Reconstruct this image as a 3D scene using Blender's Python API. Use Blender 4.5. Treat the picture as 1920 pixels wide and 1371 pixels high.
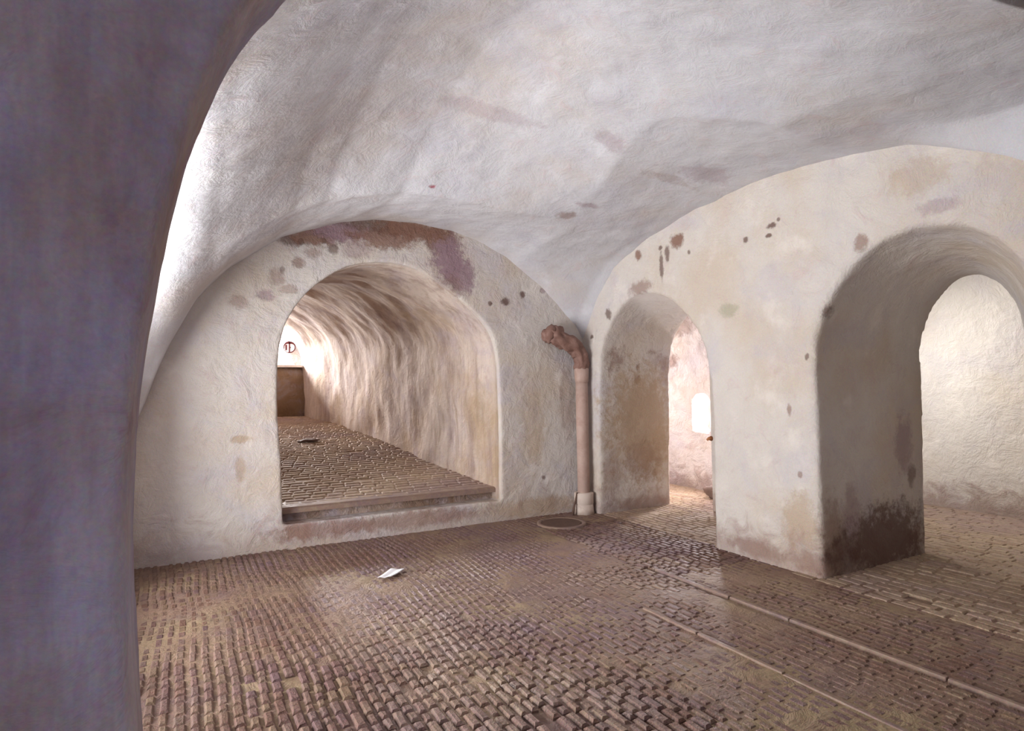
import bpy, bmesh, math, random
import numpy as np
from mathutils import Vector, Matrix, noise
for o in list(bpy.data.objects): bpy.data.objects.remove(o)
S = bpy.context.scene
C = S.collection
random.seed(7)
rng = np.random.default_rng(7)

# ------------------------------------------------------------------ camera
# world: X runs along the back wall, Y runs along the right wall, Z up (metres)
F = 1130.0; W, H = 1920.0, 1371.0
yaw = math.atan(610.0/F); pitch = math.atan(42.5/F); roll = math.radians(0.8)
fw = Vector((math.sin(yaw)*math.cos(pitch), math.cos(yaw)*math.cos(pitch), math.sin(pitch)))
rt = Vector((math.cos(yaw), -math.sin(yaw), 0)); up = rt.cross(fw)
rt2 = rt*math.cos(roll) - up*math.sin(roll); up2 = up*math.cos(roll) + rt*math.sin(roll)
M = Matrix((rt2, up2, -fw)).transposed().to_4x4()
M.translation = (0, 0, 1.6)
cam = bpy.data.cameras.new('camera'); cam.sensor_width = 36.0; cam.sensor_fit = 'HORIZONTAL'
cam.lens = F/W*36.0; cam.clip_start = 0.02
co = bpy.data.objects.new('camera', cam); C.objects.link(co); co.matrix_world = M
S.camera = co

# ------------------------------------------------------------------ world, exposure, daylight, fill lamps
S.view_settings.view_transform = 'Standard'; S.view_settings.look = 'None'
S.view_settings.gamma = 1.0; S.view_settings.use_curve_mapping = False
S.view_settings.exposure = 0.17
wd = bpy.data.worlds.new('world'); S.world = wd; wd.use_nodes = True
bg = wd.node_tree.nodes['Background']
bg.inputs['Color'].default_value = (0.93, 0.95, 1.0, 1); bg.inputs['Strength'].default_value = 0.8

def area(name, loc, target, sx, sy, power, color):
    l = bpy.data.lights.new(name, 'AREA'); l.shape = 'RECTANGLE'; l.size = sx; l.size_y = sy
    l.energy = power; l.color = color
    o = bpy.data.objects.new(name, l); C.objects.link(o); o.location = loc
    o.rotation_euler = (Vector(target)-Vector(loc)).to_track_quat('-Z', 'Y').to_euler()
    return o
# daylight of the big arched opening in the left wall (hidden behind the near pier)
area('daylight_left_opening', (-2.1, 4.2, 1.0), (3.0, 3.7, 2.9), 3.0, 1.8, 265, (1.0, 0.985, 0.975)).data.spread = 2.7
# added fill lamp, unseen behind the camera, lifts the face of the near wall
area('fill_entrance', (-0.6, -2.4, 1.9), (-0.7, 1.1, 1.3), 2.2, 1.8, 13, (0.80, 0.80, 1.0)).data.spread = 1.6
# daylight of the court beyond the side tunnel
area('daylight_tunnel_end', (0.55, 16.2, 3.2), (2.7, 11.5, 1.5), 1.3, 1.0, 1000, (1.0, 0.95, 0.93))
area('daylight_court', (1.2, 15.4, 4.6), (2.6, 16.6, 2.6), 1.8, 1.2, 60, (1.0, 0.97, 1.0))
# daylight of the low window slit beyond the small doorway
area('daylight_slit', (7.16, 6.84, 1.18), (4.6, 5.6, 0.7), 0.26, 0.5, 90, (1.0, 0.95, 0.98))
area('fill_side_passage', (6.35, 8.9, 2.3), (6.9, 6.6, 1.4), 0.9, 1.2, 40, (1.0, 0.93, 0.94))  # added fill lamp in the closed passage, brightens the rubble wall
# added fill lamp for the far right room, hidden up behind the pier
area('fill_right_room', (6.9, 4.9, 2.7), (8.4, 2.6, 0.9), 1.0, 0.9, 38, (1.0, 0.97, 0.93)).data.spread = 2.0

# ------------------------------------------------------------------ node helpers
class NT:
    def __init__(s, name):
        s.m = bpy.data.materials.new(name); s.m.use_nodes = True; s.t = s.m.node_tree
        s.b = s.t.nodes['Principled BSDF']
        s.tc = s.t.nodes.new('ShaderNodeTexCoord').outputs['Object']
    def n(s, typ, **kw):
        nd = s.t.nodes.new(typ)
        for k, v in kw.items():
            if k.startswith('_'): setattr(nd, k[1:], v)
        return nd
    def link(s, a, b):
        if hasattr(a, 'is_linked') or isinstance(a, bpy.types.NodeSocket): s.t.links.new(a, b)
        else:
            b.default_value = a
    def noise(s, scale, detail=4, rough=0.6, stretch=None, vec=None, dist=0.0, off=(0, 0, 0)):
        v = vec or s.tc
        mp = s.n('ShaderNodeMapping'); s.link(v, mp.inputs['Vector'])
        mp.inputs['Scale'].default_value = stretch or (1, 1, 1); mp.inputs['Location'].default_value = off
        nd = s.n('ShaderNodeTexNoise'); s.link(mp.outputs[0], nd.inputs['Vector'])
        nd.inputs['Scale'].default_value = scale; nd.inputs['Detail'].default_value = detail
        nd.inputs['Roughness'].default_value = rough; nd.inputs['Distortion'].default_value = dist
        return nd
    def ramp(s, fac, a, b, lo=0.0, hi=1.0):
        nd = s.n('ShaderNodeMapRange', _interpolation_type='SMOOTHSTEP'); s.link(fac, nd.inputs[0])
        nd.inputs[1].default_value = a; nd.inputs[2].default_value = b
        nd.inputs[3].default_value = lo; nd.inputs[4].default_value = hi
        return nd.outputs[0]
    def mix(s, fac, a, b, mode='MIX'):
        nd = s.n('ShaderNodeMix', _data_type='RGBA', _blend_type=mode)
        s.link(fac, nd.inputs[0])
        s.link(a if isinstance(a, bpy.types.NodeSocket) else (*a, 1) if len(a) == 3 else a, nd.inputs[6])
        s.link(b if isinstance(b, bpy.types.NodeSocket) else (*b, 1) if len(b) == 3 else b, nd.inputs[7])
        return nd.outputs[2]
    def math(s, op, a, b=0.0):
        nd = s.n('ShaderNodeMath', _operation=op); s.link(a, nd.inputs[0]); s.link(b, nd.inputs[1]); return nd.outputs[0]
    def vmath(s, op, a, b):
        nd = s.n('ShaderNodeVectorMath', _operation=op); s.link(a, nd.inputs[0]); s.link(b, nd.inputs[1])
        return nd.outputs['Value'] if op in ('LENGTH', 'DOT_PRODUCT') else nd.outputs[0]

def plaster(name, base=(0.62, 0.57, 0.545), warm=(0.55, 0.44, 0.33), cool=(0.50, 0.47, 0.55), pink=(0.56, 0.42, 0.42),
            amount=0.55, stains=(), streak=0.0, bump=0.5, rough=0.85, low_dirt=0.0, grain=0.28, off=(0, 0, 0)):
    q = NT(name)
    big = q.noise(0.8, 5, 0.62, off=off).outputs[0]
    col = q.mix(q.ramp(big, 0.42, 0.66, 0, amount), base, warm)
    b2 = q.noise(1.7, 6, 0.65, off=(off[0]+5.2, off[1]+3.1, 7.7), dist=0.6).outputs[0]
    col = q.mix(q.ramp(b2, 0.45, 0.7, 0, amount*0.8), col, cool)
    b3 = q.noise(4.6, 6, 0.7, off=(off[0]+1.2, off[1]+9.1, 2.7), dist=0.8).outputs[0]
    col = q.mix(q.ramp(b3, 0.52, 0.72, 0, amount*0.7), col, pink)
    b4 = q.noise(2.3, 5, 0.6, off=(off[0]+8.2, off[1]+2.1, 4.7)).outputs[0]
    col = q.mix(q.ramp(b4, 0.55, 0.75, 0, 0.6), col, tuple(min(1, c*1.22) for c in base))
    if streak:
        s1 = q.noise(3.2, 6, 0.7, stretch=(1, 1, 0.16), off=off).outputs[0]
        col = q.mix(q.ramp(s1, 0.46, 0.66, 0, streak), col, tuple(c*0.62 for c in pink))
        s2 = q.noise(7.5, 5, 0.7, stretch=(1, 1, 0.12), off=(3, 4, 5)).outputs[0]
        col = q.mix(q.ramp(s2, 0.5, 0.72, 0, streak*0.8), col, tuple(c*0.7 for c in warm))
    if low_dirt:
        sep = q.n('ShaderNodeSeparateXYZ'); q.link(q.tc, sep.inputs[0])
        zz = q.math('ADD', sep.outputs[2], q.math('MULTIPLY', q.math('SUBTRACT', b3, 0.5), -1.1))
        col = q.mix(q.ramp(zz, 0.02, 0.42, low_dirt, 0), col, (0.24, 0.13, 0.10))
    hgt = q.math('MULTIPLY', q.noise(9, 8, 0.62, off=off).outputs[0], 1.0)
    hgt = q.math('ADD', hgt, q.math('MULTIPLY', b3, 1.6))
    # stains and losses, each at its own place on the wall
    if stains:
        wob = q.noise(9.0, 6, 0.75).outputs['Color']
        wv = q.vmath('MULTIPLY', q.vmath('SUBTRACT', wob, (0.5, 0.5, 0.5)), (2.2, 2.2, 2.2))
        for (c, r, sc, st) in stains:
            r = tuple(r) if hasattr(r, '__len__') else (r, r, r)
            d = q.vmath('SUBTRACT', q.tc, tuple(c))
            d = q.vmath('DIVIDE', d, r)
            d = q.vmath('ADD', d, wv if min(r) > 0.07 else wv)
            L = q.vmath('LENGTH', d, (0, 0, 0))
            soft = 0.75 if max(r) < 0.1 else 0.55
            f = q.ramp(L, soft, 1.25, st, 0)
            col = q.mix(f, col, sc)
            hgt = q.math('SUBTRACT', hgt, q.math('MULTIPLY', f, 0.5))
    g = q.noise(95, 3, 0.7).outputs['Color']
    col = q.mix(grain, col, g, 'OVERLAY')
    q.link(col, q.b.inputs['Base Color']); q.b.inputs['Roughness'].default_value = rough
    q.b.inputs['Specular IOR Level'].default_value = 0.2
    bp = q.n('ShaderNodeBump'); bp.inputs['Strength'].default_value = bump; bp.inputs['Distance'].default_value = 0.035
    q.link(hgt, bp.inputs['Height']); q.link(bp.outputs[0], q.b.inputs['Normal'])
    return q.m

RUST = (0.235, 0.125, 0.09); MAUVE = (0.30, 0.20, 0.23); DARK = (0.13, 0.07, 0.055); OCH = (0.42, 0.29, 0.18)
back_st = []
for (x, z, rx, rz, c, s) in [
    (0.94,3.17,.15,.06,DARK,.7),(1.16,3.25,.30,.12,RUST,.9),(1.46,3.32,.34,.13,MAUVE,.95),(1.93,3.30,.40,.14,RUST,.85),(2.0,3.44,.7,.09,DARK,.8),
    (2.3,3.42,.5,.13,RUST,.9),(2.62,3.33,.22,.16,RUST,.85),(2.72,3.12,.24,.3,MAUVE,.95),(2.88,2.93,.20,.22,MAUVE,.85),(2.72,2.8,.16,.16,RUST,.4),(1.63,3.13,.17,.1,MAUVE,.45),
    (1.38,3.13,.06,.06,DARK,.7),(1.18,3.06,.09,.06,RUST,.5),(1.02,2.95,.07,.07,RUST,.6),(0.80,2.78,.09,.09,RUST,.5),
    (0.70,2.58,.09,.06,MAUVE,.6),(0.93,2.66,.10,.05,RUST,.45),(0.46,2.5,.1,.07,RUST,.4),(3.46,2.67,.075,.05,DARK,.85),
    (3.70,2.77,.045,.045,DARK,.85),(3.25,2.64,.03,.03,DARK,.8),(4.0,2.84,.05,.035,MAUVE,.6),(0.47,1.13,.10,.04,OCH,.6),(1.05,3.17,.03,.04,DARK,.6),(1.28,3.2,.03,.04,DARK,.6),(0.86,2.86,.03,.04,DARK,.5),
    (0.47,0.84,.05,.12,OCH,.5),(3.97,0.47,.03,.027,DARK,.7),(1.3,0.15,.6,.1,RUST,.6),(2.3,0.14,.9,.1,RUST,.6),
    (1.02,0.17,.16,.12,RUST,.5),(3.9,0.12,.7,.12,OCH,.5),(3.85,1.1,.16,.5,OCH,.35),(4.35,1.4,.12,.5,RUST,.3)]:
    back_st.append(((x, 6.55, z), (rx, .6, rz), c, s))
right_st = []
for (y, z, ry, rz, c, s) in [
    (4.77,3.15,.11,.08,RUST,.9),(4.93,3.05,.035,.09,DARK,.75),(5.02,2.93,.035,.15,DARK,.75),(5.40,3.12,.055,.07,RUST,.85),
    (5.03,3.13,.03,.03,DARK,.8),(5.38,2.74,.22,.09,RUST,.6),(5.99,2.5,.06,.07,DARK,.75),(6.34,2.25,.04,.03,DARK,.8),
    (3.59,3.02,.05,.03,DARK,.85),(3.63,2.94,.035,.02,DARK,.85),(3.88,2.96,.03,.03,DARK,.8),(3.52,3.06,.02,.02,DARK,.7),(4.6,2.99,.02,.03,DARK,.7),
    (2.79,2.69,.06,.07,RUST,.65),(3.09,2.17,.06,.09,DARK,.75),(4.11,2.32,.12,.07,(.33,.33,.22),.5),(3.28,1.83,.02,.03,DARK,.7),
    (3.47,1.37,.02,.055,RUST,.6),(3.39,.83,.026,.03,RUST,.6),(3.4,.42,.18,.27,OCH,.5),(3.85,.1,.34,.09,RUST,.5),
    (2.37,3.08,.21,.15,OCH,.35),(2.24,2.83,.13,.06,MAUVE,.4),(3.3,.1,.2,.1,RUST,.5)]:
    right_st.append(((4.6, y, z), (.12, ry, rz), c, s))
for (x, z, rx, rz, c, s) in [
    (4.85,2.02,.18,.26,RUST,.65),(5.41,2.06,.14,.07,RUST,.7),(5.22,1.85,.05,.07,RUST,.75),(5.22,1.70,.06,.08,RUST,.7),
    (5.60,1.95,.20,.16,RUST,.5),(5.06,2.41,.04,.03,DARK,.7),(5.73,1.77,.14,.22,MAUVE,.4),(5.3,1.2,.65,.9,OCH,.75),(5.6,.7,.3,.4,OCH,.5),
    (5.3,.62,.3,.3,RUST,.35),(4.8,.5,.16,.28,RUST,.4),(5.3,.06,.5,.1,RUST,.45),(5.5,2.48,.26,.12,RUST,.5)]:
    right_st.append(((x, 6.25, z), (rx, .12, rz), c, s))
for (x, z, rx, rz, c, s) in [(5.8,1.05,.14,.28,MAUVE,.55),(4.75,.36,.16,.3,RUST,.5),(5.5,.2,.7,.34,DARK,.85),(5.0,.5,.12,.25,MAUVE,.5),(5.9,.75,.07,.1,DARK,.6),(4.9,.15,.3,.2,DARK,.6)]:
    right_st.append(((x, 3.2, z), (rx, .12, rz), c, s))

ceil_st = [((3.45,5.15,3.5),(.12,.08,.3),RUST,.55),((3.55,4.9,3.5),(.14,.05,.3),MAUVE,.5),((1.98,5.15,3.6),(.04,.03,.2),(.3,.06,.09),.9),
    ((3.1,3.95,3.8),(.18,.12,.4),MAUVE,.4),((4.15,3.9,3.6),(.3,.16,.4),MAUVE,.4),((3.95,4.15,3.7),(.35,.08,.4),RUST,.3),((2.1,4.2,3.8),(.5,.1,.4),MAUVE,.3),((.2,4.9,2.6),(.3,.1,.1),MAUVE,.35)]
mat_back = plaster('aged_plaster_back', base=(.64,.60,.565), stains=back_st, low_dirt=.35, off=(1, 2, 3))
mat_right = plaster('aged_plaster_right', base=(.64,.595,.555), stains=right_st, low_dirt=.5, off=(4, 5, 1))
mat_ceil = plaster('limewash_ceiling', base=(.575,.575,.61), warm=(.53,.46,.41), cool=(.46,.45,.53), amount=.5, stains=ceil_st, bump=.28, off=(9, 1, 2))
mat_front = plaster('blotched_plaster_pier', base=(.50,.44,.49), warm=(.34,.24,.19), cool=(.31,.31,.47), pink=(.30,.17,.22), amount=1.0, streak=.4, bump=.3, grain=.3, off=(2, 7, 2))  # purplish blotched plaster, darker than the room walls
mat_tun = plaster('stained_plaster_tunnel', base=(.58,.49,.43), warm=(.40,.28,.17), cool=(.42,.35,.39), pink=(.44,.31,.27), amount=.8, streak=.6, bump=.35, off=(6, 3, 8))
mat_pale = plaster('pale_plaster', base=(.72,.67,.62), amount=.35, bump=.5, low_dirt=.6, off=(3, 3, 3))
mat_rough = plaster('rough_limewashed_rubble', base=(.74,.69,.68), amount=.55, bump=1.0, low_dirt=.5, off=(7, 2, 6),
    stains=[((7.0,7.45,2.0),(.3,.16,.12),RUST,.6),((7.0,7.25,2.55),(.3,.4,.15),RUST,.45)])
mat_plain = plaster('grey_plaster', base=(.5, .46, .46), amount=.4, off=(0, 4, 4))

# ------------------------------------------------------------------ mesh helpers
def mesh_obj(name, verts, faces, mat, parent=None, smooth=True):
    me = bpy.data.meshes.new(name); me.from_pydata([tuple(v) for v in verts], [], [tuple(f) for f in faces]); me.update()
    if smooth: me.shade_smooth()
    o = bpy.data.objects.new(name, me); C.objects.link(o)
    if mat: me.materials.append(mat)
    if parent: o.parent = parent
    return o
def bm_obj(name, bm, mat, parent=None, smooth=True):
    me = bpy.data.meshes.new(name); bmesh.ops.recalc_face_normals(bm, faces=bm.faces); bm.to_mesh(me); bm.free()
    if smooth: me.shade_smooth()
    o = bpy.data.objects.new(name, me); C.objects.link(o); me.materials.append(mat)
    if parent: o.parent = parent
    return o
def struct(o): o['kind'] = 'structure'; return o
def tag(o, label, cat, group=None):
    o['label'] = label; o['category'] = cat
    if group: o['group'] = group
    return o
def prism(bm, outline, axis, a, b):
    """closed outline of 2-D points extruded along an axis; axis 'Y': points are (x,z); 'X': (y,z); 'Z': (x,y)"""
    def P(p, t):
        return {'Y': (p[0], t, p[1]), 'X': (t, p[0], p[1]), 'Z': (p[0], p[1], t)}[axis]
    A = [bm.verts.new(P(p, a)) for p in outline]; B = [bm.verts.new(P(p, b)) for p in outline]
    n = len(outline)
    bm.faces.new(A); bm.faces.new(B[::-1])
    for i in range(n): bm.faces.new((A[i], B[i], B[(i+1) % n], A[(i+1) % n]))
def box(bm, x0, x1, y0, y1, z0, z1):
    prism(bm, [(x0, y0), (x1, y0), (x1, y1), (x0, y1)], 'Z', z0, z1)

tex = bpy.data.textures.new('lumps', 'CLOUDS'); tex.noise_scale = 0.55; tex.noise_depth = 3
tex2 = bpy.data.textures.new('small_lumps', 'CLOUDS'); tex2.noise_scale = 0.13; tex2.noise_depth = 2
def masonry(name, slab, cutters, mat, voxel=0.035, lump=0.035, small=0.012, smooth=4):
    """solid slab, openings cut out, edges worn round and surface lumpy like old lime plaster"""
    s = bm_obj(name+'_raw', slab, mat); tmp = [s]
    for c in cutters:
        k = bm_obj(name+'_cut', c, mat); tmp.append(k)
        m = s.modifiers.new('b', 'BOOLEAN'); m.operation = 'DIFFERENCE'; m.object = k; m.solver = 'EXACT'
    m = s.modifiers.new('r', 'REMESH'); m.mode = 'VOXEL'; m.voxel_size = voxel; m.use_smooth_shade = True
    m = s.modifiers.new('s', 'SMOOTH'); m.factor = 0.5; m.iterations = smooth
    for t, st in ((tex, lump), (tex2, small)):
        m = s.modifiers.new('d', 'DISPLACE'); m.texture = t; m.texture_coords = 'GLOBAL'; m.strength = st; m.mid_level = 0.5
    bpy.context.view_layer.update()
    dg = bpy.context.evaluated_depsgraph_get()
    me = bpy.data.meshes.new_from_object(s.evaluated_get(dg)); me.name = name
    for o in tmp: bpy.data.objects.remove(o)
    me.materials.clear(); me.materials.append(mat); me.shade_smooth()
    o = bpy.data.objects.new(name, me); C.objects.link(o)
    return struct(o)

def soften(p, it=2):
    for _ in range(it):
        o = [p[0]]
        for a, b in zip(p[:-1], p[1:]):
            o += [(a[0]*.75+b[0]*.25, a[1]*.75+b[1]*.25), (a[0]*.25+b[0]*.75, a[1]*.25+b[1]*.75)]
        p = o + [p[-1]]
    return p
def arch_pts(x0, x1, zb, zs, zc, n=28):
    """arched outline: jambs from zb to the springing zs, crown at zc"""
    c = (x0+x1)/2; r = (x1-x0)/2
    pts = [(x0, zb)] + [(c-r*math.cos(math.pi*i/n), zs+(zc-zs)*math.sin(math.pi*i/n)) for i in range(n+1)] + [(x1, zb)]
    return pts

# ------------------------------------------------------------------ walls
BK = [(0.88,0.24),(0.86,0.9),(0.83,1.24),(0.82,1.89),(0.86,2.2),(1.02,2.51),(1.24,2.75),(1.52,2.94),(1.81,3.01),(2.18,3.02),
      (2.56,2.84),(2.9,2.61),(3.18,2.37),(3.32,2.11),(3.35,1.65),(3.36,.9),(3.35,0.24)]
YB, XR = 6.55, 4.6
BK = soften(BK)
sl = bmesh.new(); box(sl, -1.6, 5.75, YB, YB+.36, -.3, 4.3)
c1 = bmesh.new(); prism(c1, [(x+(.012 if x > 2.1 else -.012), z+(.015 if z > 2.2 else (-.0))) for x, z in BK], 'Y', YB-.3, YB+.7)
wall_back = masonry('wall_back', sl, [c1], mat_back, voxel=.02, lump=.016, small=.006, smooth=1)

DR = [(4.36,-.2),(4.35,1.19),(4.37,1.72),(4.46,2.05),(4.64,2.31),(4.91,2.55),(5.25,2.67),(5.63,2.65),(5.94,2.43),(6.13,2.18),(6.21,1.77),(6.25,-.2)]
A3 = [(3.2,-.2),(3.21,.81),(3.22,1.69),(3.22,1.96),(3.14,2.17),(2.99,2.41),(2.77,2.62),(2.45,2.73),(2.14,2.69),(1.96,2.6),(1.77,2.38),(1.66,2.1),(1.6,1.6),(1.6,-.2)]
A3R = [(3.2,-.2),(3.19,.81),(3.18,1.69),(3.19,1.94),(3.14,2.12),(3.09,2.24),(3.02,2.36),(2.94,2.45),(2.84,2.53),(2.67,2.54),(2.5,2.40),(2.4,2.16),(2.36,1.7),(2.36,-.2)]
DR = soften(DR); A3 = soften(A3); A3R = soften(A3R); NA = len(A3)
c1 = bmesh.new(); prism(c1, DR, 'X', XR-.3, XR+2)
# the opening narrows towards the far room
c2 = bmesh.new()
rings = [[c2.verts.new((XR+1.55*t, a[0]*(1-t)+b[0]*t, a[1]*(1-t)+b[1]*t)) for a, b in zip(A3, A3R)] for t in (-.2, 1.2)]
c2.faces.new(rings[0]); c2.faces.new(rings[1][::-1])
for i in range(NA): c2.faces.new((rings[0][i], rings[1][i], rings[1][(i+1) % NA], rings[0][(i+1) % NA]))
# one solid: pier side thicker than the doorway side
prf = bmesh.new()
prism(prf, [(XR, .2), (XR, YB+.3), (XR+1.2, YB+.3), (XR+1.2, 4.1), (XR+1.55, 3.9), (XR+1.55, .2)], 'Z', -.3, 4.3)
wall_right = masonry('wall_right', prf, [c1, c2], mat_right, lump=.03)

# near transverse wall with the big arch the camera looks through
FR = [(-.04,-.2),(-.055,.6),(-.063,.965),(-.075,1.137),(-.082,1.276),(-.084,1.436),(-.08,1.537),(-.072,1.649),(-.057,1.741),(-.045,1.825),(-.029,1.922),
      (-.002,2.04),(.030,2.15),(.072,2.262),(.120,2.345),(.183,2.43),(.305,2.62),(.55,2.92),(.9,3.3),(1.3,3.6),(1.8,3.85),(4.9,3.85),(4.9,-.2)]
sl = bmesh.new(); box(sl, -3.2, 6.2, 1.12, 1.36, -.3, 4.3)
c1 = bmesh.new(); FR = soften(FR[:-3]) + FR[-3:]; prism(c1, FR, 'Y', .8, 1.8)
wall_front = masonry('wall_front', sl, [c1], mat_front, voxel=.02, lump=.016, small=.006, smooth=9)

# left wall with its own arch onto daylight
sl = bmesh.new(); box(sl, -.95, -.5, 1.3, YB+.2, -.3, 4.3)
c1 = bmesh.new(); prism(c1, arch_pts(2.2, 5.9, .15, 1.5, 2.75), 'X', -1.4, .2)
wall_left = masonry('wall_left', sl, [c1], mat_back, voxel=.05)

# ------------------------------------------------------------------ ceiling: one vaulted shell
def interp(xs, ys, x): return float(np.interp(x, xs, ys))
archB = lambda x: interp([-.6,-.35,-.25,-.14,.08,.36,.86,1.35,1.81,2.31,2.77,3.05,3.48,4.02,4.5,4.62],
                         [.9,1.5,1.82,2.09,2.51,2.84,3.19,3.39,3.49,3.52,3.48,3.40,3.22,2.84,2.4,2.2], x)
def P(x): return interp([-.6,-.35,-.2,-.02,.18,.37,.56,.8,1.07,1.73,2.48,3.08,3.56,4.3,4.65],
                        [.95,1.45,1.75,2.15,2.56,2.77,2.94,3.12,3.25,3.40,3.40,3.375,3.355,3.32,3.28], x)
archR = lambda y: interp([.9,1.4,1.75,1.85,2.09,2.43,2.83,3.29,3.85,4.53,5.18,5.87,6.21,6.39,6.6],
                         [2.2,2.65,2.95,3.03,3.17,3.31,3.40,3.45,3.455,3.41,3.29,3.06,2.74,2.47,2.15], y)
cR = lambda y: interp([.9,1.75,2.11,2.57,2.87,3.2,3.46,3.84,4.4,5.25], [4.5,4.5,4.42,4.05,3.55,3.25,3.16,3.2,3.38,3.60], y)
YC, XC = 5.25, 3.60
def Mn(x, y):
    d = (y-3.6)/1.65 if y > 3.6 else (y-3.6)/1.9
    fx = max(.15, 1-((x-1.9)/1.9)**2)
    return P(x) + .47*(1-d*d)*fx
def Bz(x, y):
    t = max(0, min(1, (y-YC)/(YB-YC))); return P(x)*(1-t) + archB(x)*t
def ceil_z(x, y):
    yy = min(y, YB)
    if y <= YC:
        z = Mn(x, y); c = cR(y)
        if x > c:
            t = min(1, (x-c)/(XR-c)); z = Mn(c, y)*(1-t) + archR(y)*t
    else:
        z = Bz(x, yy); c = XC
        if x > c:
            s = min(1, (x-c)/(XR-c)); t = (yy-YC)/(YB-YC)
            left = Bz(c, yy); right = archR(yy); bot = Mn(c, YC)*(1-s) + archR(YC)*s; top = archB(x)
            cc = Bz(c, YC)*(1-s)*(1-t) + archR(YC)*s*(1-t) + archB(c)*(1-s)*t + archB(4.6)*s*t
            z = left*(1-s) + right*s + bot*(1-t) + top*t - cc
    # low barrel over the left opening
    r = 2.75; dy = (y-3.5)/r
    if abs(dy) < 1:
        b = 1.45 + 1.45*math.sqrt(1-dy*dy); k = .7; h = max(0, min(1, .5+.5*(b-z)/k)); z = z*(1-h)+b*h + k*h*(1-h)
    return z
nx, ny = 190, 215
X = np.linspace(-.72, 4.72, nx); Y = np.linspace(1.18, YB+.12, ny)
V = []; Fc = []
Z = np.array([[ceil_z(x, y) for y in Y] for x in X])
for _ in range(1):
    Zs = Z.copy(); Zs[1:-1, 1:-1] = (Z[1:-1, 1:-1]*2 + Z[:-2, 1:-1] + Z[2:, 1:-1] + Z[1:-1, :-2] + Z[1:-1, 2:])/6; Z = Zs
for i, x in enumerate(X):
    for j, y in enumerate(Y):
        n = noise.fractal(Vector((x*.9, y*.9, 3)), 1, 2, 4)*.035 + noise.noise(Vector((x*5, y*5, 1)))*.006
        V.append((x, y, Z[i, j]+n))
for i in range(nx-1):
    for j in range(ny-1):
        a = i*ny+j; Fc.append((a, a+1, a+ny+1, a+ny))
ceiling = struct(mesh_obj('ceiling', V, Fc, mat_ceil))
so = ceiling.modifiers.new('thick', 'SOLIDIFY'); so.thickness = .3; so.offset = -1.0

# ------------------------------------------------------------------ brick floors
def brick_mat(name, pal, rough=(.42, .75), dust=(.36, .26, .19), dustamt=.45, bump=.8, spec=.3):
    q = NT(name)
    geo = q.n('ShaderNodeNewGeometry')
    cr = q.n('ShaderNodeValToRGB'); q.link(geo.outputs['Random Per Island'], cr.inputs[0])
    e = cr.color_ramp.elements; e[0].color = (*pal[0], 1); e[1].color = (*pal[-1], 1)
    for i, c in enumerate(pal[1:-1]):
        k = e.new((i+1)/(len(pal)-1)); k.color = (*c, 1)
    n1 = q.noise(1.1, 5, .65, dist=.4).outputs[0]
    col = q.mix(q.ramp(n1, .42, .68, 0, dustamt), cr.outputs[0], dust)
    n2 = q.noise(14, 6, .7).outputs[0]
    col = q.mix(q.ramp(n2, .4, .75, 0, .5), col, tuple(c*.45 for c in pal[0]))
    n3 = q.noise(.7, 4, .6, off=(9, 9, 2)).outputs[0]
    col = q.mix(q.ramp(n3, .45, .7, 0, .35), col, (.20, .13, .19))
    g = q.noise(110, 2, .5).outputs['Color']; col = q.mix(.3, col, g, 'OVERLAY')
    q.link(col, q.b.inputs['Base Color'])
    q.link(q.ramp(q.noise(2.2, 5, .65, off=(2, 1, 5)).outputs[0], .38, .64, rough[0], rough[1]), q.b.inputs['Roughness'])
    q.b.inputs['Specular IOR Level'].default_value = spec
    bp = q.n('ShaderNodeBump'); bp.inputs['Strength'].default_value = bump; bp.inputs['Distance'].default_value = .02
    q.link(q.math('ADD', n2, q.noise(38, 5, .65).outputs[0]), bp.inputs['Height']); q.link(bp.outputs[0], q.b.inputs['Normal'])
    return q.m
mat_brick = brick_mat('worn_paving_brick', [(.16,.083,.06),(.205,.115,.08),(.18,.10,.09),(.23,.15,.09),(.16,.09,.09)])
mat_tbrick = brick_mat('tunnel_paving_brick', [(.40,.28,.20),(.50,.38,.27),(.44,.32,.26)], rough=(.65, .9), spec=.15)

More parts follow.
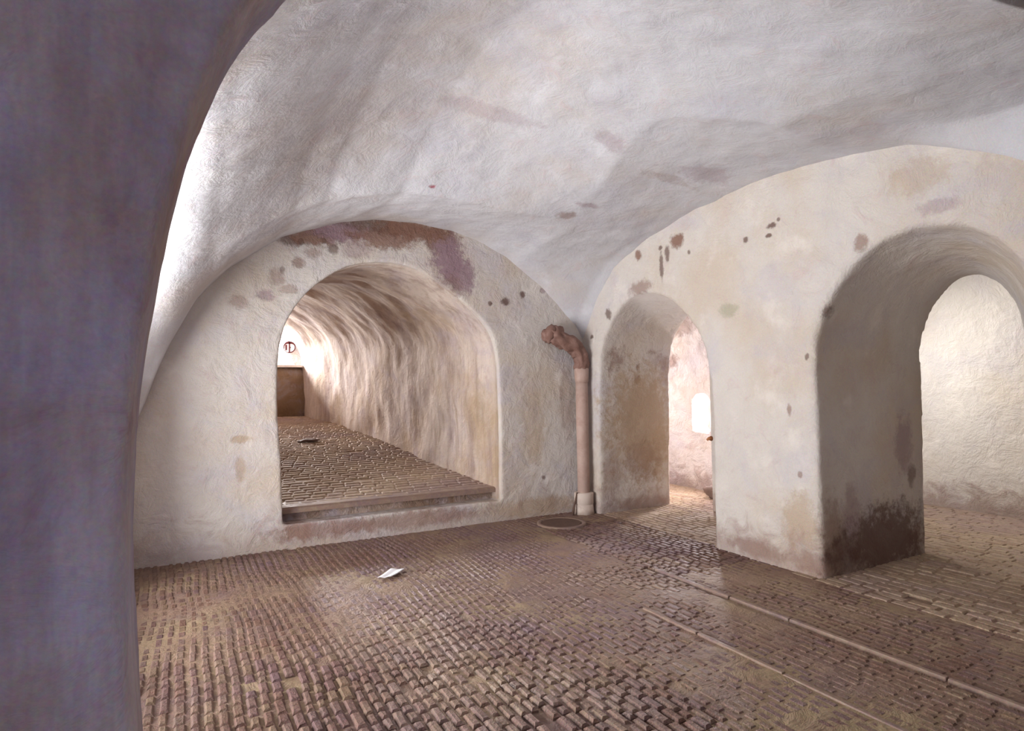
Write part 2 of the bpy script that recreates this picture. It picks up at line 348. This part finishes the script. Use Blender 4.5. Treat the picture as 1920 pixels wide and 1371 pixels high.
mat_bed = plaster('trodden_earth', base=(.26,.17,.125), warm=(.34,.26,.155), cool=(.18,.12,.13), pink=(.22,.13,.11), amount=.8, bump=.6, rough=.6, grain=.3)
def bricks(V, Fc, x0, x1, y0, y1, pitch, lmin, lmax, keep, zfun, along='Y', wave=.03, relief=.006, seed=1):
    R = random.Random(seed)
    x = x0; row = 0
    while x < x1:
        rowh = R.uniform(-.003, .003); w = pitch*R.uniform(.86, 1.12); y = y0 + R.uniform(-lmax, 0)
        while y < y1:
            L = R.uniform(lmin, lmax); cx, cy = x+w/2, y+L/2
            px, py = (cx, cy) if along == 'Y' else (cy, cx)
            k = keep(px, py)
            if k is not None and R.random() > .035*k[1]:
                dx = wave*(noise.noise(Vector((px*.7, py*.55, seed)))+.5*noise.noise(Vector((px*2, py*1.7, seed))))
                near = max(0, min(1, (3.3-py)/1.2))*(1-.8*max(0, min(1, (px-1.0)/1.6))) if seed == 3 else .3
                zt = zfun(px, py) + k[0] + rowh*k[1] + R.uniform(-1, .6)*relief*k[1]*(.35+.9*near) + .008*noise.noise(Vector((px*1.5, py*1.5, 2)))*k[1]
                g = .006 + .005*R.random()*k[1]
                hw, hl = w/2-g, L/2-g*.6
                rot = R.uniform(-.03, .03)*k[1]; tilt = R.uniform(-.05, .05)*k[1]; tl2 = R.uniform(-.02, .02)*k[1]
                b = len(V)
                for (s, dz) in ((1.0, -.05), (1.0, -.012), (.80, 0.0)):
                    for (ax, ay) in ((-1, -1), (1, -1), (1, 1), (-1, 1)):
                        u = ax*(hw if s == 1 else hw-.011); v = ay*(hl if s == 1 else hl-.012)
                        u += R.uniform(-1, 1)*.003*k[1]; v += R.uniform(-1, 1)*.004*k[1]
                        uu = u - v*rot + dx; vv = v + u*rot
                        zz = zt + dz + (0 if dz < -.02 else u*tilt + v*tl2)
                        V.append((cx+uu, cy+vv, zz) if along == 'Y' else (cy+vv, cx+uu, zz))
                for lv in (0, 4):
                    for i in range(4): Fc.append((b+lv+i, b+lv+(i+1) % 4, b+lv+4+(i+1) % 4, b+lv+4+i))
                Fc.append((b+8, b+9, b+10, b+11))
            y += L
        x += w; row += 1

def ground_z(x, y): return 0.0
def wear(x, y):
    """how rough the paving is: 1 near the camera on the left, 0 where it is trodden smooth under the dirt film"""
    a = min(1, max(0, (4.7-y)/1.9)) * min(1, max(0, (2.7-x)/1.3))
    b = .35*min(1, max(0, (y-5.0)/.8)) if x < 2.0 else 0
    lane = .5 if (y > 3.9 and y < 5.9 and x > 3.55) else 0
    return min(1, max(.16, a, b, lane) + .25*noise.noise(Vector((x*1.3, y*1.3, 5))))
def keep_main(x, y):
    if 3.575 < x < 3.65 and y < 4.2: return None
    if 2.885 < x < 2.945 and 1.5 < y < 3.5: return None
    if (x-3.9)**2+(y-6.09)**2 < .27**2: return None
    w = wear(x, y)
    return (-.006*(1-w) + .004*w, max(.15, w))
V = []; Fc = []
# bedding earth, fills the joints and lies over the bricks where the paving is worn smooth
def grid(V, Fc, x0, x1, y0, y1, step, zf):
    xs = np.arange(x0, x1+step/2, step); ys = np.arange(y0, y1+step/2, step); b = len(V)
    for x in xs:
        for y in ys: V.append((x, y, zf(x, y)))
    n = len(ys)
    for i in range(len(xs)-1):
        for j in range(n-1):
            a = b+i*n+j; Fc.append((a, a+n, a+n+1, a+1))
def bed(x, y):
    w = wear(x, y) if x < 4.7 else .4
    z = -.014*max(0.0, min(1, w*1.6)) - .0055*(1-w) + .006*noise.noise(Vector((x*3, y*3, 1))) + .014*noise.noise(Vector((x*8, y*8, 4)))*(.25+w)
    if 3.565 < x < 3.605 and y < 4.2: z = -.035
    return z
grid(V, Fc, -1.0, 4.9, 1.0, 6.9, .025, bed); NBED = len(Fc)
bricks(V, Fc, -.6, 4.62, 1.3, 6.6, .064, .075, .16, keep_main, ground_z, seed=3, wave=.07, relief=.008)
floor = struct(mesh_obj('floor', V, Fc, mat_brick, smooth=False))
floor.data.materials.append(mat_bed)
mi = np.zeros(len(Fc), dtype=np.int32); mi[:NBED] = 1; floor.data.polygons.foreach_set('material_index', mi)
sm = np.zeros(len(Fc), dtype=bool); sm[:NBED] = True; floor.data.polygons.foreach_set('use_smooth', sm)
# smooth lane of long slabs with a straight groove beside it
V = []; Fc = []
y = 1.0; R = random.Random(5)
q = NT('worn_concrete_slab')
n1 = q.noise(2.6, 7, .75, stretch=(1, .5, 1)).outputs[0]
col = q.mix(q.ramp(n1, .4, .65), (.25, .165, .125), (.20, .13, .13)); n2 = q.noise(12, 6, .7).outputs[0]
col = q.mix(q.ramp(n2, .45, .7, 0, .6), col, (.34, .26, .18))
q.link(q.mix(.3, col, q.noise(110, 2).outputs['Color'], 'OVERLAY'), q.b.inputs['Base Color'])
q.link(q.ramp(q.noise(3, 5, .7, off=(1, 5, 2)).outputs[0], .38, .62, .5, .8), q.b.inputs['Roughness'])
bp = q.n('ShaderNodeBump'); bp.inputs['Strength'].default_value = .35; bp.inputs['Distance'].default_value = .02
q.link(q.math('ADD', n1, n2), bp.inputs['Height']); q.link(bp.outputs[0], q.b.inputs['Normal'])
mat_slab = q.m
bm = bmesh.new()
for (xa, xb, ya, yb) in ((3.612, 3.645, 1.0, 4.15), (2.905, 2.935, 1.5, 3.45)):
    y = ya
    while y < yb:
        L = R.uniform(.5, 1.0); y2 = min(y+L, yb); dz = R.uniform(-.002, .002); d = R.uniform(-.003, .003)
        box(bm, xa+d, xb+d, y+.004, y2-.004, -.05, .004+dz); y += L
trim = bm_obj('trim_1', bm, mat_slab, smooth=False); struct(trim)
bvm = trim.modifiers.new('b', 'BEVEL'); bvm.width = .005; bvm.segments = 2

# paving beyond the right wall
V = []; Fc = []
def z2(x, y): return -.0
grid(V, Fc, 4.8, 9.0, -2.2, 9.6, .08, lambda x, y: -.008+.006*noise.noise(Vector((x*3, y*3, 1))))
bricks(V, Fc, 4.62, 6.9, 4.3, 7.6, .085, .14, .26, lambda x, y: (.0, .35) if (4.3 < y < 6.3 or x > 5.75) else None, z2, seed=9, wave=.03)
bricks(V, Fc, 4.55, 8.5, 1.3, 3.25, .10, .14, .26, lambda x, y: (.0, .5), z2, seed=12, wave=.05)
bricks(V, Fc, 6.1, 8.55, 3.2, 5.3, .10, .14, .26, lambda x, y: (.0, .5), z2, seed=14, wave=.05)
floor2 = struct(mesh_obj('floor_right_room', V, Fc, mat_tbrick, smooth=False))
bm = bmesh.new(); box(bm, -3.4, 9.2, -3.4, 1.02, -.2, -.012)
struct(bm_obj('floor_entrance', bm, mat_slab, smooth=False))

# ------------------------------------------------------------------ the side tunnel
TS, TE = YB+.065, 14.0
def shift(y): return -(3.36-2.27)*(y-YB)/(14.0-YB)
tz = lambda y: interp([6.5, 6.7, 7.9, 9.45, 11.8, 12.6, 14.2], [.38, .38, .50, .70, .94, .99, 1.06], y)
prof = [(x+.015*(1 if x > 2.1 else -1), z+(.012 if z > 1.9 else 0)) for x, z in BK]
# denser profile by arclength
pp = np.array(prof); seg = np.r_[0, np.cumsum(np.hypot(*np.diff(pp, axis=0).T))]
tt = np.linspace(0, seg[-1], 70); px = np.interp(tt, seg, pp[:, 0]); pz = np.interp(tt, seg, pp[:, 1])
for _ in range(2):
    px[1:-1] = (px[:-2]+px[1:-1]*2+px[2:])/4; pz[1:-1] = (pz[:-2]+pz[1:-1]*2+pz[2:])/4
V = []; Fc = []; ys = np.linspace(TS, TE, 130); n = len(px)
for y in ys:
    s = shift(y); rise = (tz(y)-.38)*.55
    for i in range(n):
        z = pz[i] + rise*(1 if pz[i] > 1 else (pz[i]/1.0)) ; xx = px[i]+s
        k = .07*noise.fractal(Vector((xx*.8, y*.8, z*.8)), 1, 2, 4) + .012*noise.noise(Vector((xx*5, y*5, z*5)))
        k *= min(1, (y-TS)*2+.1)
        cxx = 2.1+s; d = Vector((xx-cxx, 0, (z-1.6) if z > 1.6 else 0)).normalized()
        V.append((xx+d.x*k, y, z+d.z*k))
for j in range(len(ys)-1):
    for i in range(n-1):
        a = j*n+i; Fc.append((a, a+1, a+n+1, a+n))
wt = struct(mesh_obj('wall_tunnel', V, Fc, mat_tun))
so = wt.modifiers.new('t', 'SOLIDIFY'); so.thickness = .3; so.offset = 1.0
# tunnel paving, a ramp of bricks laid across
V = []; Fc = []
grid(V, Fc, -.6, 3.6, YB+.16, 14.4, .06, lambda x, y: tz(y)-.012+.008*noise.noise(Vector((x*3, y*3, 1))))
bricks(V, Fc, YB+.17, 14.0, -.5, 3.5, .11, .14, .24, lambda x, y: (.0, .4) if (x < 3.38+shift(y)+.06 and x > .7+shift(y)) else None,
       lambda x, y: tz(y), along='X', seed=21, wave=.05, relief=.007)
struct(mesh_obj('floor_tunnel', V, Fc, mat_tbrick, smooth=False))
# worn stone edge of the raised tunnel floor with its riser
bm = bmesh.new()
prism(bm, [(YB+.12, .33), (YB+.12, .375), (YB+.15, .39), (YB+.42, .40), (YB+.42, .33)], 'X', .78, 3.42)
tr = struct(bm_obj('trim_2', bm, mat_slab, smooth=False))
mat_riser = plaster('dark_riser', base=(.34,.25,.2), warm=(.2,.12,.08), amount=.8, bump=1.0)  # darker, blotchier brown than the wall plaster
bm = bmesh.new(); box(bm, .7, 3.5, YB+.2, YB+.5, -.1, .335)
struct(bm_obj('trim_3', bm, mat_riser, smooth=False))
# end wall: parapet below a bright opening
mat_parapet = plaster('brown_parapet', base=(.40,.29,.20), warm=(.30,.2,.12), pink=(.28,.16,.14), amount=.8, bump=1.0)
bm = bmesh.new()
prism(bm, [(13.95, .7), (13.95, 1.9), (13.97, 2.08), (14.03, 2.13), (14.4, 2.14), (14.42, .7)], 'X', -.6, 2.6)
bmesh.ops.bevel(bm, geom=bm.edges[:], offset=.02, segments=2, affect='EDGES')
struct(bm_obj('wall_parapet', bm, mat_parapet))
bm = bmesh.new(); prism(bm, [(13.9,2.125),(13.92,2.17),(14.45,2.19),(14.46,2.13)], 'X', -.6, 2.6)
struct(bm_obj('trim_4', bm, mat_pale, smooth=False))
# court wall beyond
def rough_panel(name, o, du, dv, nu, nv, mat, amp, thick=.3):
    V = []; Fc = []; o = Vector(o); du = Vector(du); dv = Vector(dv); nrm = du.cross(dv).normalized()
    for i in range(nu+1):
        for j in range(nv+1):
            p = o+du*(i/nu)+dv*(j/nv); k = amp*(noise.fractal(p*1.3, 1, 2, 5) + .35*noise.noise(p*6))
            V.append(p+nrm*k)
    for i in range(nu):
        for j in range(nv):
            a = i*(nv+1)+j; Fc.append((a, a+nv+1, a+nv+2, a+1))
    ob = struct(mesh_obj(name, V, Fc, mat)); s = ob.modifiers.new('t', 'SOLIDIFY'); s.thickness = thick; s.offset = -1
    return ob
rough_panel('wall_court', (-2.5, 16.6, 0), (8, 0, 0), (0, 0, 5.0), 100, 60, mat_rough, .05)
bm = bmesh.new(); box(bm, -3, 6, 14.42, 17, .6, .9); struct(bm_obj('floor_court', bm, mat_tbrick, smooth=False))

# ------------------------------------------------------------------ rooms beyond the right wall
def wall_hole(name, hole, x0, x1, y0, y1, mat, vox=.05, lump=.05, small=.03):
    sl = bmesh.new(); box(sl, x0, x1, y0, y1, -.3, 3.8)
    cs = []
    if hole: c = bmesh.new(); prism(c, hole, 'X', x0-.4, x1+.4); cs = [c]
    return masonry(name, sl, cs, mat, voxel=vox, lump=lump, small=small, smooth=2)
# rubble wall seen through the small doorway, with its low window
wall_hole('wall_passage', [(6.66, .9), (6.66, 1.34), (6.74, 1.45), (6.94, 1.45), (7.02, 1.34), (7.02, .9)], 7.0, 7.45, 5.45, 9.4, mat_rough, .035, .07)
wall_hole('wall_far_right', None, 8.6, 8.9, -2.2, 6.2, mat_pale, .06, .03, .008)
bm = bmesh.new(); box(bm, 5.9, 8.9, 5.35, 5.6, -.2, 3.6)
struct(bm_obj('wall_partition', bm, mat_pale, smooth=False))
bm = bmesh.new(); box(bm, 5.7, 7.4, 9.3, 9.5, -.2, 3.6); struct(bm_obj('wall_passage_end', bm, mat_pale, smooth=False))
bm = bmesh.new(); box(bm, 5.5, 5.82, 6.5, 9.4, -.2, 3.6); struct(bm_obj('wall_passage_left', bm, mat_pale, smooth=False))
bm = bmesh.new(); box(bm, 5.0, 9.0, -2.3, 9.6, 3.55, 3.8); struct(bm_obj('ceiling_right_room', bm, mat_pale, smooth=False))
bm = bmesh.new(); box(bm, 5.8, 9.0, -2.4, -2.1, -.2, 3.6); struct(bm_obj('wall_right_room_end', bm, mat_plain, smooth=False))
# entrance bay behind the camera
bm = bmesh.new(); box(bm, -3.4, -3.1, -3.4, 1.3, -.2, 3.7); struct(bm_obj('wall_entrance_left', bm, mat_plain, smooth=False))
bm = bmesh.new(); box(bm, 6.0, 6.2, -3.4, 1.1, -.2, 3.7); struct(bm_obj('wall_entrance_right', bm, mat_plain, smooth=False))
bm = bmesh.new(); box(bm, -3.4, 6.2, -3.4, 1.12, 3.6, 3.8); struct(bm_obj('ceiling_entrance', bm, mat_plain, smooth=False))
bm = bmesh.new(); box(bm, -3.4, 6.2, -3.6, -3.4, -.2, 3.8); struct(bm_obj('wall_entrance_rear', bm, mat_plain, smooth=False))

# ------------------------------------------------------------------ drain pipe in the corner
def simple(name, col, rough=.7, nscale=8, alt=None, bump=.4, amt=.6, metal=0):
    q = NT(name); n1 = q.noise(nscale, 6, .7, dist=.5).outputs[0]
    c = q.mix(q.ramp(n1, .4, .68, 0, amt), col, alt or tuple(v*.5 for v in col))
    q.link(q.mix(.15, c, q.noise(130, 2).outputs['Color'], 'OVERLAY'), q.b.inputs['Base Color'])
    q.b.inputs['Roughness'].default_value = rough; q.b.inputs['Metallic'].default_value = metal
    bp = q.n('ShaderNodeBump'); bp.inputs['Strength'].default_value = bump; bp.inputs['Distance'].default_value = .01
    q.link(n1, bp.inputs['Height']); q.link(bp.outputs[0], q.b.inputs['Normal']); return q.m
mat_pipe = simple('painted_clay_pipe', (.50,.36,.31), alt=(.36,.22,.17), nscale=4)
mat_elbow = simple('rusty_mortared_elbow', (.21,.11,.085), alt=(.33,.21,.18), nscale=9, bump=1)
mat_collar = simple('limewashed_collar', (.62,.52,.46), alt=(.40,.27,.2), nscale=5)
mat_iron = simple('rusty_iron', (.12,.065,.045), alt=(.06,.035,.03), nscale=20)
def tube(bm, pts, rad, nseg=20, wob=0, caps=True, dense=1, freq=6):
    rings = []; pts = [Vector(p) for p in pts]
    if dense > 1:
        q = soften([(i, 0) for i in range(len(pts))], 2); R0 = rad; P0 = pts; pts = []; rad = []
        for t, _ in q:
            i = min(int(t), len(P0)-2); f = t-i; f = f*f*(3-2*f)*.3+f*.7; pts.append(P0[i].lerp(P0[i+1], f)); rad.append(R0[i]*(1-f)+R0[i+1]*f)
    prev = None
    for i, p in enumerate(pts):
        t = (pts[min(i+1, len(pts)-1)]-pts[max(i-1, 0)]).normalized()
        if prev is None: a = t.orthogonal().normalized()
        else: a = (prev - t*prev.dot(t)).normalized()
        prev = a; b = t.cross(a); r = rad[i] if hasattr(rad, '__len__') else rad
        ring = []
        for k in range(nseg):
            an = 2*math.pi*k/nseg; d = a*math.cos(an)+b*math.sin(an)
            rr = r*(1+wob*noise.noise(p*freq+d*1.5*freq/6)); ring.append(bm.verts.new(p+d*rr))
        rings.append(ring)
    for i in range(len(rings)-1):
        for k in range(nseg): bm.faces.new((rings[i][k], rings[i][(k+1) % nseg], rings[i+1][(k+1) % nseg], rings[i+1][k]))
    if caps: bm.faces.new(rings[0][::-1]); bm.faces.new(rings[-1])
PX, PY = 4.47, 6.40
pipe = bpy.data.objects.new('drain_pipe', None); C.objects.link(pipe); pipe.location = (PX, PY, 0)
tag(pipe, 'brown clay drain pipe in the corner with a rusty elbow and pale collar', 'pipe')
def rel(pts): return [(x-PX, y-PY, z) for x, y, z in pts]
bm = bmesh.new(); tube(bm, rel([(PX, PY, .12), (PX, PY, .6), (PX, PY, 1.2), (PX, PY, 1.74)]), [.078, .078, .079, .08], wob=.06)
bm_obj('pipe_shaft', bm, mat_pipe, pipe)
bm = bmesh.new(); tube(bm, rel([(PX, PY, 1.66), (PX, PY, 1.72), (PX, PY, 1.83), (PX, PY, 1.845)]), [.082, .092, .094, .084], wob=.04)
o = bm_obj('socket', bm, mat_pipe, pipe)
bm = bmesh.new()
tube(bm, rel([(PX, PY, 1.83), (PX+.005, PY, 1.93), (PX-.02, PY, 2.02), (PX-.085, PY, 2.10), (PX-.18, PY, 2.16), (PX-.28, PY+.01, 2.20), (PX-.36, PY+.02, 2.25), (PX-.42, PY+.05, 2.27), (PX-.44, PY+.14, 2.27)]),
     [.088, .09, .092, .096, .106, .10, .112, .10, .09], wob=.5, dense=2, freq=11, nseg=28)
o = bm_obj('elbow', bm, mat_elbow, pipe); o['label'] = 'rusty mortar-crusted elbow'
bm = bmesh.new(); tube(bm, rel([(PX-.395, PY+.03, 2.262), (PX-.43, PY+.05, 2.275), (PX-.445, PY+.075, 2.275)]), [.10, .125, .10], wob=.2)
bm_obj('elbow_rim', bm, mat_elbow, pipe)
bm = bmesh.new(); tube(bm, rel([(PX, PY, .115), (PX, PY, .125), (PX, PY, .25), (PX, PY, .262)]), [.118, .125, .125, .115], wob=.03, nseg=28)
o = bm_obj('collar', bm, mat_collar, pipe); o['label'] = 'pale limewashed collar'
bm = bmesh.new(); tube(bm, rel([(PX, PY, -.01), (PX, PY, .05), (PX, PY, .118)]), [.135, .128, .122], wob=.05, nseg=28)
o = bm_obj('base', bm, mat_collar, pipe)
bm = bmesh.new(); tube(bm, rel([(PX-.11, PY-.02, .27), (PX-.135, PY-.02, .18), (PX-.17, PY-.03, .1), (PX-.2, PY-.04, .0)]), [.012, .012, .014, .02], nseg=8, wob=.3)
bm_obj('bracket', bm, mat_iron, pipe)

# drain cover in the floor beside the pipe
dc = bpy.data.objects.new('drain_cover', None); C.objects.link(dc); dc.location = (3.9, 6.05, 0)
tag(dc, 'dark round iron drain cover set in the floor before the pipe', 'drain cover')
bm = bmesh.new()
tube(bm, [(0, 0, -.03), (0, 0, .004), (0, 0, .01)], [.235, .235, .225], nseg=40)
bm_obj('lid', bm, mat_iron, dc, smooth=False)
bm = bmesh.new(); ring = []
for rr, zz in ((.29, -.03), (.29, .008), (.245, .012), (.24, -.03)):
    ring.append([bm.verts.new((rr*math.cos(a), rr*math.sin(a), zz)) for a in np.linspace(0, 2*math.pi, 41)[:-1]])
for i in range(3):
    for k in range(40): bm.faces.new((ring[i][k], ring[i][(k+1) % 40], ring[i+1][(k+1) % 40], ring[i+1][k]))
bm_obj('rim', bm, mat_slab, dc)

# ------------------------------------------------------------------ scrap of paper on the floor
mat_paper = simple('white_paper', (.82,.82,.86), alt=(.72,.72,.78), bump=.1, amt=.4)
u = [(1.43, 5.10), (1.60, 5.28), (1.70, 5.19), (1.53, 5.05)]
V = []; Fc = []; n = 10
cx, cy = 1.565, 5.155
for i in range(n+1):
    for j in range(n+1):
        s, t = i/n, j/n
        x = (1-s)*(1-t)*u[0][0]+s*(1-t)*u[1][0]+s*t*u[2][0]+(1-s)*t*u[3][0]
        y = (1-s)*(1-t)*u[0][1]+s*(1-t)*u[1][1]+s*t*u[2][1]+(1-s)*t*u[3][1]
        z = .006+.012*(max(0, abs(s-.35)-.15))*1.2+.01*max(0, t-.5)**1.0+.003*math.sin(9*t)
        V.append((x-cx, y-cy, z))
for i in range(n):
    for j in range(n):
        a = i*(n+1)+j; Fc.append((a, a+n+1, a+n+2, a+1))
pa = mesh_obj('paper_scrap', V, Fc, mat_paper); pa.location = (cx, cy, .004)
s = pa.modifiers.new('t', 'SOLIDIFY'); s.thickness = .0015
tag(pa, 'creased white scrap of paper lying on the brick floor', 'paper')

# ------------------------------------------------------------------ round sign on the court wall
mat_white = simple('white_enamel', (.85,.82,.84), bump=.1, amt=.2, rough=.5)
mat_red = simple('dark_red_paint', (.07,.003,.004), bump=.1, amt=.4, rough=.5)
sg = bpy.data.objects.new('round_sign', None); C.objects.link(sg); sg.location = (2.33, 16.42, 2.74)
tag(sg, 'small round dark red ringed sign on the bright wall beyond the tunnel', 'sign')
def disc(bm, r, y0, y1, ns=40, z0=0, x0=0):
    prism(bm, [(x0+r*math.cos(a), z0+r*math.sin(a)) for a in np.linspace(0, 2*math.pi, ns+1)[:-1]], 'Y', y0, y1)
bm = bmesh.new(); disc(bm, .155, 0.0, .15); bm_obj('plate', bm, mat_white, sg, smooth=False)
bm = bmesh.new(); N = 40
A = []
for k in range(N):
    a = 2*math.pi*k/N; th = .026+.04*max(0, math.sin(a))**3
    if 3.4 < a < 4.5: th = .010
    A.append([bm.verts.new((rr*math.cos(a), yy, rr*math.sin(a))) for rr, yy in ((.152, -.012), (.152-th, -.012), (.152-th, .002), (.152, .002))])
for k in range(N):
    for j in range(4): bm.faces.new((A[k][j], A[(k+1) % N][j], A[(k+1) % N][(j+1) % 4], A[k][(j+1) % 4]))
bm_obj('ring', bm, mat_red, sg, smooth=False)
bm = bmesh.new(); box(bm, -.016, .016, -.012, .002, -.13, .13); box(bm, -.10, -.06, -.012, .002, -.08, .06); box(bm, .0, .035, -.012, .002, -.016, .002)
bm_obj('emblem', bm, mat_red, sg, smooth=False)

# ------------------------------------------------------------------ loose stones
mat_stone = simple('dark_stone', (.16,.10,.08), bump=.8)
def stone(name, loc, r, sx, sy, sz, label, mat=mat_stone, seed=0):
    bm = bmesh.new(); bmesh.ops.create_icosphere(bm, subdivisions=3, radius=r)
    for v in bm.verts:
        k = 1+.45*noise.noise(v.co*(1.6/r)*.8+Vector((seed, 0, 0))); v.co = Vector((v.co.x*sx, v.co.y*sy, max(v.co.z*sz, -r*sz*.6)))*k
    o = bm_obj(name, bm, mat); o.location = loc; tag(o, label, 'stone'); return o
stone('rubble_stone', (6.62, 6.22, .08), .12, 1.0, 1.4, 1.0, 'dark chunk of rubble against the wall beyond the small doorway', seed=3)
stone('flat_stone', (1.74, 10.2, .80), .09, 1.6, .9, .3, 'small dark flat stone lying on the tunnel paving', seed=8)
bm = bmesh.new()
tube(bm, [(0, 0, 0), (-.035, .0, 0), (-.05, .01, -.015)], [.026, .016, .01], nseg=8, wob=.4)
o = bm_obj('orange_stub', bm, simple('rough_orange', (.42,.16,.06), bump=1)); o.location = (4.615, 4.38, 1.07)  # small knobbly orange stub on the jamb edge
tag(o, 'small orange stub at the right edge of the small doorway', 'iron stub')
